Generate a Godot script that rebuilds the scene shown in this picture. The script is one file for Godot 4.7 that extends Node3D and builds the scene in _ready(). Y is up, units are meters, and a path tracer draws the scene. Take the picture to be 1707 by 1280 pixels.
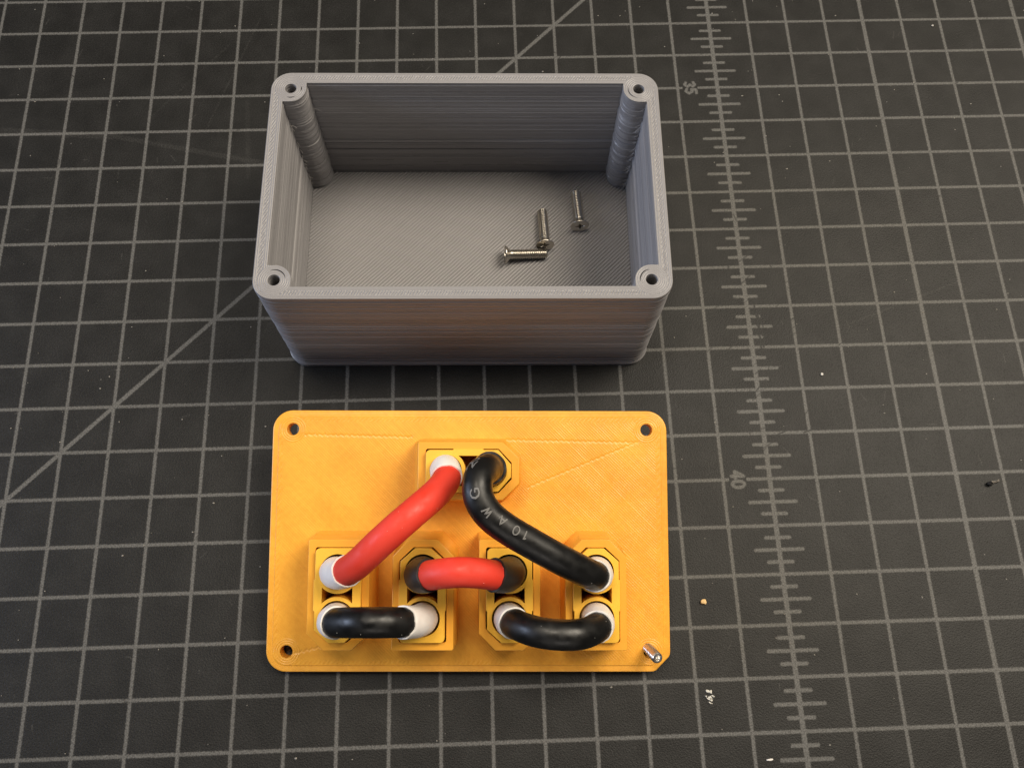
extends Node3D

# All shape code works in millimetres; S turns them into metres.
const S := 0.001
const GRID := 12.7            # half-inch squares of the mat
const BW := 49.72             # box half width, half depth, height
const BD := 32.10
const BH := 43.3
const WALL := 3.17
const FLOOR_T := 2.6
const LID_T := 3.8

var M := {}
var rng := RandomNumberGenerator.new()
var noise := FastNoiseLite.new()


class Acc:
	var v := PackedVector3Array()
	var n := PackedVector3Array()
	var uv := PackedVector2Array()
	var ix := PackedInt32Array()
	var us := Vector2(0.01, 0.01)

	func put(p: Vector3, nn: Vector3) -> int:
		v.append(p)
		n.append(nn)
		uv.append(Vector2(p.x * us.x + 0.5, p.z * us.y + 0.5))
		return v.size() - 1

	# rows of equal length; the front looks along d(col) x d(row), or the other way when flipped
	func grid(rows: Array, wrap := false, flip := false) -> void:
		var R := rows.size()
		var C: int = rows[0].size()
		var base := v.size()
		for i in R:
			var row: PackedVector3Array = rows[i]
			var up: PackedVector3Array = rows[maxi(i - 1, 0)]
			var dn: PackedVector3Array = rows[mini(i + 1, R - 1)]
			for j in C:
				var jl := j - 1
				var jr := j + 1
				if wrap:
					jl = (jl + C) % C
					jr = jr % C
				else:
					jl = maxi(jl, 0)
					jr = mini(jr, C - 1)
				var nn := (row[jr] - row[jl]).cross(dn[j] - up[j])
				if nn.length_squared() < 1e-18:
					nn = (row[jr] - row[jl]).cross(dn[jr] - up[jr]) + (dn[jr] - dn[jl]).cross(dn[j] - up[j]) + (up[jr] - up[jl]).cross(dn[j] - up[j])
				nn = nn.normalized()
				put(row[j], -nn if flip else nn)
		for i in R - 1:
			for j in (C if wrap else C - 1):
				var a := base + i * C + j
				var b := base + i * C + (j + 1) % C
				var c := a + C
				var d := b + C
				if flip:
					ix.append_array([a, b, d, a, d, c])
				else:
					ix.append_array([a, d, b, a, c, d])

	# flat face at height y with holes, facing up or down
	func cap(outer: PackedVector2Array, holes: Array, y: float, up := true) -> void:
		var poly := outer.duplicate()
		if Geometry2D.is_polygon_clockwise(poly):
			poly.reverse()
		var hs := holes.duplicate()
		hs.sort_custom(func(a, b): return maxx(a) > maxx(b))
		for h0 in hs:
			var h: PackedVector2Array = h0.duplicate()
			if not Geometry2D.is_polygon_clockwise(h):
				h.reverse()
			var hi := 0
			for k in h.size():
				if h[k].x > h[hi].x:
					hi = k
			var best := -1
			var bd := 1e18
			for k in poly.size():
				var dd := poly[k].distance_squared_to(h[hi])
				if dd < bd and poly[k].x >= h[hi].x - 1e-4 and clear_line(h[hi], poly[k], poly, h, hs):
					bd = dd
					best = k
			if best < 0:
				for k in poly.size():
					var dd := poly[k].distance_squared_to(h[hi])
					if dd < bd:
						bd = dd
						best = k
			var out := PackedVector2Array()
			for k in best + 1:
				out.append(poly[k])
			for k in h.size() + 1:
				out.append(h[(hi + k) % h.size()])
			for k in range(best, poly.size()):
				out.append(poly[k])
			poly = out
		var t := Geometry2D.triangulate_polygon(poly)
		if t.is_empty():
			push_error("cap failed %d" % poly.size())
		var base := v.size()
		for p in poly:
			put(Vector3(p.x, y, p.y), Vector3.UP if up else Vector3.DOWN)
		for k in range(0, t.size(), 3):
			var a := t[k]
			var b := t[k + 1]
			var c := t[k + 2]
			# seen from above with x right and z towards the viewer, clockwise on the page is positive area in (x, z)
			var ar := (poly[b] - poly[a]).cross(poly[c] - poly[a])
			if (ar > 0.0) == up:
				ix.append_array([base + a, base + b, base + c])
			else:
				ix.append_array([base + a, base + c, base + b])

	func maxx(a: PackedVector2Array) -> float:
		var m := -1e18
		for p in a:
			m = maxf(m, p.x)
		return m

	func clear_line(a: Vector2, b: Vector2, poly: PackedVector2Array, h: PackedVector2Array, _hs: Array) -> bool:
		for q in [poly, h]:
			for k in q.size():
				var c: Vector2 = q[k]
				var d: Vector2 = q[(k + 1) % q.size()]
				if c.is_equal_approx(a) or d.is_equal_approx(a) or c.is_equal_approx(b) or d.is_equal_approx(b):
					continue
				if Geometry2D.segment_intersects_segment(a, b, c, d) != null:
					return false
		return true

	func mesh() -> ArrayMesh:
		var a := []
		a.resize(Mesh.ARRAY_MAX)
		var sv := PackedVector3Array()
		sv.resize(v.size())
		for k in v.size():
			sv[k] = v[k] * 0.001
		a[Mesh.ARRAY_VERTEX] = sv
		a[Mesh.ARRAY_NORMAL] = n
		a[Mesh.ARRAY_TEX_UV] = uv
		a[Mesh.ARRAY_INDEX] = ix
		var m := ArrayMesh.new()
		m.add_surface_from_arrays(Mesh.PRIMITIVE_TRIANGLES, a)
		return m


# ---------------------------------------------------------------- small helpers

func part(acc: Acc, called: String, mat: Material, parent: Node) -> MeshInstance3D:
	var o := MeshInstance3D.new()
	o.name = called
	o.mesh = acc.mesh()
	o.material_override = mat
	o.cast_shadow = GeometryInstance3D.SHADOW_CASTING_SETTING_ON
	parent.add_child(o, true)
	return o


func thing(called: String, label: String, category: String, at := Vector3.ZERO, turn := Basis.IDENTITY, group := "") -> Node3D:
	var o := Node3D.new()
	o.name = called
	o.transform = Transform3D(turn, at * S)
	tag(o, label, category, group)
	add_child(o, true)
	return o


func tag(o: Node, label: String, category: String, group := "") -> void:
	o.set_meta("label", label)
	o.set_meta("category", category)
	if group != "":
		o.set_meta("group", group)


func srgb(r: int, g: int, b: int) -> Color:
	return Color8(r, g, b)


func material(c: Color, rough: float, metal := 0.0, spec := 0.5) -> StandardMaterial3D:
	var m := StandardMaterial3D.new()
	m.albedo_color = c
	m.roughness = rough
	m.metallic = metal
	m.metallic_specular = spec
	return m


func rounded_rect(hw: float, hd: float, r: float, seg: int, step := 1000.0) -> PackedVector2Array:
	var p := PackedVector2Array()
	var cs := [Vector2(hw - r, hd - r), Vector2(-hw + r, hd - r), Vector2(-hw + r, -hd + r), Vector2(hw - r, -hd + r)]
	for k in 4:
		for i in seg + 1:
			var a := PI / 2 * (k + float(i) / seg)
			p.append(cs[k] + Vector2(cos(a), sin(a)) * r)
		var s: Vector2 = p[p.size() - 1]
		var a2 := PI / 2 * (k + 1)
		var e: Vector2 = cs[(k + 1) % 4] + Vector2(cos(a2), sin(a2)) * r
		var n := int(s.distance_to(e) / step)
		for i in range(1, n + 1):
			p.append(s.lerp(e, float(i) / (n + 1)))
	return p


func circle(c: Vector2, r: float, seg: int, from := 0.0) -> PackedVector2Array:
	var p := PackedVector2Array()
	for k in seg:
		var a := from + TAU * k / seg
		p.append(c + Vector2(cos(a), sin(a)) * r)
	return p


func normals2(p: PackedVector2Array, open := false) -> PackedVector2Array:
	var out := PackedVector2Array()
	var c := p.size()
	for k in c:
		var a := p[(k - 1 + c) % c]
		var b := p[(k + 1) % c]
		if open:
			a = p[maxi(k - 1, 0)]
			b = p[mini(k + 1, c - 1)]
		var t := (b - a).normalized()
		out.append(Vector2(t.y, -t.x))
	return out


func ring(p: PackedVector2Array, y: float) -> PackedVector3Array:
	var out := PackedVector3Array()
	out.resize(p.size())
	for k in p.size():
		out[k] = Vector3(p[k].x, y, p[k].y)
	return out


func ring_off(p: PackedVector2Array, nn: PackedVector2Array, d: float, y: float) -> PackedVector3Array:
	var out := PackedVector3Array()
	out.resize(p.size())
	for k in p.size():
		var q := p[k] + nn[k] * d
		out[k] = Vector3(q.x, y, q.y)
	return out


# beads of a printed wall: [height, offset] pairs from y0 to y1
func bead_profile(y0: float, y1: float, lh: float, amp: float, dev: float) -> Array:
	var out := []
	var n := int(round((y1 - y0) / lh))
	var h := (y1 - y0) / n
	var prev := 0.0
	var drift := 0.0
	for k in n:
		drift = drift * 0.6 + rng.randf_range(-1, 1) * dev * 0.6
		var b := drift + rng.randf_range(-1, 1) * dev * 0.5
		if rng.randf() < 0.07:
			b -= dev * 1.6
		var y := y0 + k * h
		out.append([y, minf(prev, b) - amp])
		out.append([y + h * 0.22, b - amp * 0.25])
		out.append([y + h * 0.5, b])
		out.append([y + h * 0.78, b - amp * 0.25])
		prev = b
	out.append([y1, prev - amp])
	return out


func tube_curve(pts: Array, per := 8) -> PackedVector3Array:
	# centripetal-like Catmull-Rom through the points
	var out := PackedVector3Array()
	for k in pts.size() - 1:
		var p1: Vector3 = pts[k]
		var p2: Vector3 = pts[k + 1]
		var p0: Vector3 = pts[k - 1] if k > 0 else p1 * 2.0 - p2
		var p3: Vector3 = pts[k + 2] if k + 2 < pts.size() else p2 * 2.0 - p1
		for i in per:
			out.append(p1.cubic_interpolate_in_time(p2, p0, p3, float(i) / per, p1.distance_to(p2), -p0.distance_to(p1), p1.distance_to(p2) + p2.distance_to(p3)))
	out.append(pts[pts.size() - 1])
	# soften, then even out the spacing
	for it in 6:
		var q := out.duplicate()
		for k in range(2, out.size() - 2):
			q[k] = (out[k - 1] + out[k] * 2.0 + out[k + 1]) / 4.0
		out = q
	var total := 0.0
	for k in out.size() - 1:
		total += out[k].distance_to(out[k + 1])
	var n := int(total / 0.45)
	var res := PackedVector3Array([out[0]])
	var want := total / n
	var walked := 0.0
	var goal := want
	for k in out.size() - 1:
		var d := out[k].distance_to(out[k + 1])
		while goal <= walked + d + 1e-6 and res.size() < n:
			res.append(out[k].lerp(out[k + 1], (goal - walked) / maxf(d, 1e-9)))
			goal += want
		walked += d
	res.append(out[out.size() - 1])
	return res


func frames(path: PackedVector3Array, ref: Vector3) -> Array:
	var out := []
	for k in path.size():
		var t := (path[mini(k + 1, path.size() - 1)] - path[maxi(k - 1, 0)]).normalized()
		if k == 0:
			var u := (ref - t * ref.dot(t)).normalized()
			out.append([t, u, t.cross(u)])
		else:
			var pu: Vector3 = out[k - 1][1]
			var u := (pu - t * pu.dot(t)).normalized()
			out.append([t, u, t.cross(u)])
	return out


func tube(acc: Acc, path: PackedVector3Array, fr: Array, radius: Callable, seg: int, from: int, to: int) -> void:
	var rows := []
	for k in range(from, to + 1):
		var row := PackedVector3Array()
		row.resize(seg)
		for j in seg:
			var a := TAU * j / seg
			var u: Vector3 = fr[k][1]
			var w: Vector3 = fr[k][2]
			row[j] = path[k] + (u * cos(a) + w * sin(a)) * radius.call(k, a)
		rows.append(row)
	acc.grid(rows, true)


# profile of [radius, height] turned about +y
func lathe(acc: Acc, prof: Array, seg: int, at := Vector3.ZERO) -> void:
	var rows := []
	for q in prof:
		var row := PackedVector3Array()
		row.resize(seg)
		for j in seg:
			var a := TAU * j / seg
			row[j] = at + Vector3(cos(a) * q[0], q[1], sin(a) * q[0])
		rows.append(row)
	acc.grid(rows, true, true)


func area_lamp(called: String, at: Vector3, look: Vector3, size: Vector2, c: Color, energy: float) -> void:
	var l := AreaLight3D.new()
	l.name = called
	l.area_size = size
	l.light_color = c
	l.light_energy = energy
	l.area_range = 8.0
	l.area_attenuation = 2.0
	l.shadow_enabled = true
	l.transform = Transform3D(Basis.looking_at(look - at, Vector3.UP if absf((look - at).normalized().y) < 0.99 else Vector3.BACK), at)
	add_child(l, true)


# ---------------------------------------------------------------- scene

func _ready() -> void:
	rng.seed = 7
	noise.seed = 11
	noise.noise_type = FastNoiseLite.TYPE_SIMPLEX
	noise.frequency = 1.0

	var cam := Camera3D.new()
	cam.name = "camera"
	cam.fov = 46.48
	cam.near = 0.01
	cam.far = 20.0
	cam.position = Vector3(-74.945, 234.053, 181.779) * S
	cam.rotation = Vector3(-1.226152, -0.076369, 0.045326)
	add_child(cam)
	cam.current = true

	var e := Environment.new()
	e.background_mode = Environment.BG_COLOR
	e.background_color = Color(0.97, 0.97, 1.0)
	e.background_energy_multiplier = 0.035
	e.tonemap_mode = Environment.TONE_MAPPER_LINEAR
	e.tonemap_exposure = 1.0
	e.sdfgi_enabled = true
	e.ssao_enabled = true
	e.ssil_enabled = true
	var we := WorldEnvironment.new()
	we.name = "environment"
	we.environment = e
	add_child(we)

	var mid := Vector3(-0.08, 0.0, 0.09)
	# main lamp high on the right, a weak one overhead, cool low light from the left, and an unseen dim fill added in front, standing in for the room
	area_lamp("main_lamp", Vector3(0.60, 1.08, -0.18), mid, Vector2(0.62, 0.62), Color(1.0, 0.95, 0.87), 1.90)
	area_lamp("overhead_lamp", Vector3(-0.24, 1.25, -0.16), mid, Vector2(0.40, 0.40), Color(1.0, 0.95, 0.87), 0.70)
	area_lamp("window_light", Vector3(-1.3, 0.50, 0.06), mid, Vector2(0.5, 0.4), Color(0.82, 0.88, 1.0), 1.05)
	area_lamp("front_fill", Vector3(-0.05, 0.55, 1.35), mid, Vector2(0.9, 0.5), Color(1.0, 0.96, 0.92), 0.26)

	make_materials()
	make_mat()
	make_box()
	make_lid()
	make_screws()
	make_debris()
	make_phone()


func noise_image(w: int, h: int, freq: float, sd: int, oct := 3) -> Image:
	var f := FastNoiseLite.new()
	f.seed = sd
	f.noise_type = FastNoiseLite.TYPE_SIMPLEX
	f.frequency = freq
	f.fractal_octaves = oct
	return f.get_image(w, h, false, false, true)


func make_materials() -> void:
	M.grey = material(srgb(137, 135, 136), 0.32)
	M.layers = material(Color.WHITE, 1.0)
	var ls := layer_streaks()
	M.layers.albedo_texture = ImageTexture.create_from_image(ls[0])
	M.layers.roughness_texture = ImageTexture.create_from_image(ls[1])
	M.grey_rim = material(srgb(139, 137, 138), 0.38)
	M.grey_rim.heightmap_enabled = true
	M.grey_rim.heightmap_scale = 0.022
	M.grey_rim.heightmap_texture = ImageTexture.create_from_image(rim_relief())
	M.lid = material(srgb(237, 168, 57), 0.36)
	M.lid_top = material(Color.WHITE, 0.36)
	M.lid_top.albedo_texture = ImageTexture.create_from_image(lid_tone())
	M.lid_top.heightmap_enabled = true
	M.lid_top.heightmap_scale = 0.019
	M.lid_top.heightmap_texture = ImageTexture.create_from_image(lid_relief())
	M.connector = material(srgb(246, 188, 64), 0.38)
	M.red = material(srgb(224, 60, 42), 0.75)
	M.black = material(srgb(13, 13, 13), 0.52)
	var scuff := ImageTexture.create_from_image(scuff_image())
	for w in [M.red, M.black]:
		w.roughness_texture = scuff
		w.roughness *= 1.35
		w.uv1_triplanar = true
		w.uv1_scale = Vector3(45, 45, 45)
	M.white_sleeve = material(srgb(238, 234, 230), 0.42)
	M.black_sleeve = material(srgb(33, 32, 31), 0.52)
	M.print_grey = material(srgb(112, 111, 110), 0.6)
	M.steel = material(srgb(196, 190, 180), 0.30, 1.0)
	M.steel_bright = material(srgb(232, 228, 220), 0.32, 1.0)
	M.brass = material(srgb(190, 140, 60), 0.4, 1.0)


# gloss and tone of the box's printed layers: one line per layer, broken up along its length
func layer_streaks() -> Array:
	var W := 128
	var H := 384
	var a := PackedByteArray()
	var r := PackedByteArray()
	for j in H:
		var k := j / 4
		var h := sin(k * 78.233 + 3.1) * 43758.5453
		h -= floorf(h)
		var band := noise.get_noise_2d(k * 0.22, 7.0)
		for i in W:
			var an := TAU * i / W
			var v := noise.get_noise_3d(cos(an) * 2.5, sin(an) * 2.5, k * 1.37)
			var t := (h - 0.5) * 12.0 + band * 7.0 + v * 5.0
			a.append_array([int(137 + t), int(135 + t), int(136 + t)])
			r.append(int(clampf(255.0 * (0.33 + (h - 0.5) * 0.14 + band * 0.10 + v * 0.06), 40, 255)))
	return [Image.create_from_data(W, H, false, Image.FORMAT_RGB8, a), Image.create_from_data(W, H, false, Image.FORMAT_L8, r)]


# the lid's plastic: each diagonal strand a little different, soft blotches
func lid_tone() -> Image:
	var W := 768
	var H := 496
	var a := PackedByteArray()
	a.resize(W * H * 3)
	for j in H:
		var z := ((j + 0.5) / H - 0.5) * 64.6
		for i in W:
			var x := ((i + 0.5) / W - 0.5) * 100.0
			var k := floorf((x - z) * 0.70711 / 0.55)
			var own := sin(k * 12.9898) * 43758.5453
			own -= floorf(own)
			var t := (own - 0.5) * 0.03 + 0.045 * noise.get_noise_2d(x * 0.06, z * 0.06) + 0.03 * noise.get_noise_2d(x * 0.5, z * 0.5)
			var o := (j * W + i) * 3
			a[o] = int(clampf(237 * (1.0 + t * 0.6), 0, 255))
			a[o + 1] = int(clampf(168 * (1.0 + t), 0, 255))
			a[o + 2] = int(clampf(57 * (1.0 + t * 1.6), 0, 255))
	return Image.create_from_data(W, H, false, Image.FORMAT_RGB8, a)


func scuff_image() -> Image:
	var f := FastNoiseLite.new()
	f.seed = 21
	f.frequency = 0.02
	f.fractal_octaves = 5
	var im := f.get_seamless_image(256, 256)
	im.adjust_bcs(1.5, 0.45, 1.0)
	return im


func wall_uv(a: Acc) -> void:
	for k in a.v.size():
		var p := a.v[k]
		a.uv[k] = Vector2(atan2(p.z, p.x) / TAU, p.y / BH)


func sd_rect(x: float, z: float, hw: float, hd: float, r: float) -> float:
	var qx := absf(x) - hw + r
	var qz := absf(z) - hd + r
	return minf(maxf(qx, qz), 0.0) + Vector2(maxf(qx, 0), maxf(qz, 0)).length() - r


# relief of the printed rim: edge beads, a zigzag fill between them, rings round the screw holes
func rim_relief() -> Image:
	var W := 1000
	var H := 646
	var data := PackedByteArray()
	data.resize(W * H)
	data.fill(128)
	for j in H:
		var z := (j + 0.5) / H * 100.0 * 0.646 - 32.3
		for i in W:
			var x := (i + 0.5) / W * 100.0 - 50.0
			var d := -sd_rect(x, z, BW, BD, 5.0)
			if d < 0.0 or (d > 3.4 and (absf(x) < 39.0 or absf(z) < 22.0)):
				continue
			var hr := Vector2(absf(x) - 44.7, absf(z) - 27.2).length()
			var val := 0.6
			if hr < 3.9 and d > 0.9:
				val = 0.5 + 0.5 * absf(sin(PI * hr / 0.5))
			elif d < 0.9:
				val = 0.45 + 0.55 * absf(sin(PI * d / 0.45))
			elif d > 2.2:
				val = 0.45 + 0.55 * absf(sin(PI * (d - 2.2) / 0.48))
			else:
				var s := x + z + (x - z) * 0.3
				val = 0.5 + 0.5 * sin(s * 7.0) * sin((d - 0.9) / 1.3 * PI)
				val += 0.3 * noise.get_noise_2d(x * 1.5, z * 1.5)
			data[j * W + i] = int(clampf(val, 0, 1) * 255.0)
	return Image.create_from_data(W, H, false, Image.FORMAT_L8, data)


# relief of the lid's printed face: diagonal fill lines, seams where fill areas meet, rings round holes
func lid_relief() -> Image:
	var W := 1536
	var H := 992
	var data := PackedByteArray()
	data.resize(W * H)
	var seams := [[Vector2(8.5, -24.75), Vector2(42.6, -24.1)], [Vector2(14.6, -12.9), Vector2(42.8, -24.5)], [Vector2(-41.6, -26.0), Vector2(-14.4, -25.4)], [Vector2(-36.0, 26.0), Vector2(-44.0, 28.0)]]
	for j in H:
		var z := ((j + 0.5) / H - 0.5) * 64.6
		for i in W:
			var x := ((i + 0.5) / W - 0.5) * 100.0
			var d := -sd_rect(x, z, BW, BD, 5.0)
			var val := 0.6
			if d > 1.6:
				var str := clampf(0.35 + (x + 30.0) / 60.0 * 0.65, 0.3, 1.0)
				str *= 0.8 + 0.5 * noise.get_noise_2d(x * 0.12, z * 0.12 + 40.0)
				var c := (x - z) * 0.70711
				c += 0.04 * noise.get_noise_2d(x * 0.3, z * 0.3)
				var k := floorf(c / 0.55)
				var f := c / 0.55 - k
				var own := sin(k * 12.9898) * 43758.5453
				own = own - floorf(own)
				val = 0.55 + 0.7 * str * (0.34 * (1.0 - (2.0 * f - 1.0) * (2.0 * f - 1.0)) - 0.22 + 0.18 * (own - 0.5))
				if d < 2.9:
					var s := x + z + (x - z) * 0.2
					val = 0.55 + 0.13 * sin(s * 4.6) * sin((d - 1.6) / 1.3 * PI) + 0.1 * noise.get_noise_2d(x * 2.0, z * 2.0)
				var hr := Vector2(absf(x) - 44.6, absf(z) - 27.3).length()
				if hr < 3.2:
					val = 0.45 + 0.4 * absf(sin(PI * hr / 0.55))
				val += 0.06 * noise.get_noise_2d(x * 3.0, z * 3.0)
			data[j * W + i] = int(clampf(val, 0, 1) * 255.0)
	for sm in seams:
		var a: Vector2 = sm[0]
		var b: Vector2 = sm[1]
		var n := int(a.distance_to(b) * 15.0)
		for k in n:
			var p := a.lerp(b, float(k) / n)
			var wob := 0.14 * sin(k * 0.31) + 0.12 * noise.get_noise_2d(k * 0.11, 3.0)
			for o in range(-7, 8):
				var yy := int(((p.y + wob) / 64.6 + 0.5) * H) + o
				var xx := int((p.x / 100.0 + 0.5) * W)
				var idx := yy * W + xx
				if idx >= 0 and idx < data.size():
					data[idx] = int(data[idx] * clampf(0.05 + 0.95 * absf(o) / 7.0, 0.0, 1.0))
	return Image.create_from_data(W, H, false, Image.FORMAT_L8, data)


# ---------------------------------------------------------------- cutting mat

var mat_w := 2048
var mat_h := 1536
var mat_ink := PackedFloat32Array()
var mat_dirt := PackedFloat32Array()
const MAT_X0 := -19.0 * GRID
const MAT_Z0 := -4.0 * GRID
const MAT_PX := 2048.0 / (28.0 * GRID)


func ink(a: Vector2, b: Vector2, w: float, alpha: float, buf: PackedFloat32Array, ragged := 0.12, round_end := false) -> void:
	var pa := (a - Vector2(MAT_X0, MAT_Z0)) * MAT_PX
	var pb := (b - Vector2(MAT_X0, MAT_Z0)) * MAT_PX
	var d := pb - pa
	var L := d.length()
	var t := d / maxf(L, 1e-6)
	var horiz := absf(d.x) >= absf(d.y)
	var major := absf(t.x) if horiz else absf(t.y)
	var hw := w * MAT_PX * 0.5
	var ext := hw if round_end else 0.0
	var reach := int(ceil((hw + 2.0) / major))
	var s0 := int(floor(minf(pa.x, pb.x) if horiz else minf(pa.y, pb.y)) - ext)
	var s1 := int(ceil(maxf(pa.x, pb.x) if horiz else maxf(pa.y, pb.y)) + ext)
	for m in range(maxi(s0, 0), mini(s1 + 1, mat_w if horiz else mat_h)):
		var f := ((m + 0.5) - (pa.x if horiz else pa.y)) / (d.x if horiz else d.y)
		var mid := (pa.y + d.y * f) if horiz else (pa.x + d.x * f)
		for o in range(-reach, reach + 1):
			var x := m if horiz else int(floor(mid)) + o
			var y := int(floor(mid)) + o if horiz else m
			if x < 0 or y < 0 or x >= mat_w or y >= mat_h:
				continue
			var q := Vector2(x + 0.5, y + 0.5) - pa
			var al := q.dot(t)
			var dist := absf(q.cross(t))
			if round_end:
				var over := maxf(maxf(-al, al - L), 0.0)
				dist = sqrt(dist * dist + over * over)
			elif al < -0.5 or al > L + 0.5:
				continue
			var e := hw + ragged * MAT_PX * noise.get_noise_2d(x * 0.21, y * 0.21)
			var k := clampf((e - dist) * 0.7 + 0.5, 0.0, 1.0) * alpha
			if k > 0.0:
				var idx := y * mat_w + x
				if k > buf[idx]:
					buf[idx] = k


func ink_strokes(strokes: Array, at: Vector2, sx: float, sy: float, w: float) -> void:
	# glyph units: x to the reading direction, y up; here the text reads towards +z and its top faces +x
	for st in strokes:
		for k in st.size() - 1:
			var a: Vector2 = st[k]
			var b: Vector2 = st[k + 1]
			ink(at + Vector2(a.y * sy, a.x * sx), at + Vector2(b.y * sy, b.x * sx), w, 0.95, mat_ink, 0.1, true)


func glyph(c: String) -> Array:
	match c:
		"0":
			var o := PackedVector2Array()
			for k in 17:
				o.append(Vector2(0.5 + 0.42 * cos(TAU * k / 16), 0.5 + 0.5 * sin(TAU * k / 16)))
			return [o]
		"1": return [[Vector2(0.25, 0.78), Vector2(0.55, 1.0), Vector2(0.55, 0.0)]]
		"2": return [[Vector2(0.1, 0.75), Vector2(0.25, 0.95), Vector2(0.5, 1.0), Vector2(0.75, 0.95), Vector2(0.88, 0.74), Vector2(0.75, 0.5), Vector2(0.1, 0.0), Vector2(0.92, 0.0)]]
		"3": return [[Vector2(0.1, 0.85), Vector2(0.5, 1.0), Vector2(0.85, 0.78), Vector2(0.5, 0.53), Vector2(0.88, 0.27), Vector2(0.5, 0.0), Vector2(0.1, 0.15)]]
		"4": return [[Vector2(0.65, 0.0), Vector2(0.65, 1.0), Vector2(0.05, 0.3), Vector2(0.95, 0.3)]]
		"5": return [[Vector2(0.85, 1.0), Vector2(0.2, 1.0), Vector2(0.15, 0.55), Vector2(0.55, 0.62), Vector2(0.88, 0.3), Vector2(0.5, 0.0), Vector2(0.1, 0.12)]]
		"A": return [[Vector2(0.02, 0.0), Vector2(0.5, 1.0), Vector2(0.98, 0.0)], [Vector2(0.2, 0.36), Vector2(0.8, 0.36)]]
		"W": return [[Vector2(0.0, 1.0), Vector2(0.25, 0.0), Vector2(0.5, 0.85), Vector2(0.75, 0.0), Vector2(1.0, 1.0)]]
		"G": return [[Vector2(0.88, 0.78), Vector2(0.7, 0.96), Vector2(0.48, 1.0), Vector2(0.2, 0.88), Vector2(0.06, 0.5), Vector2(0.2, 0.12), Vector2(0.5, 0.0), Vector2(0.9, 0.1), Vector2(0.9, 0.46), Vector2(0.55, 0.46)]]
	return []


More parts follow.
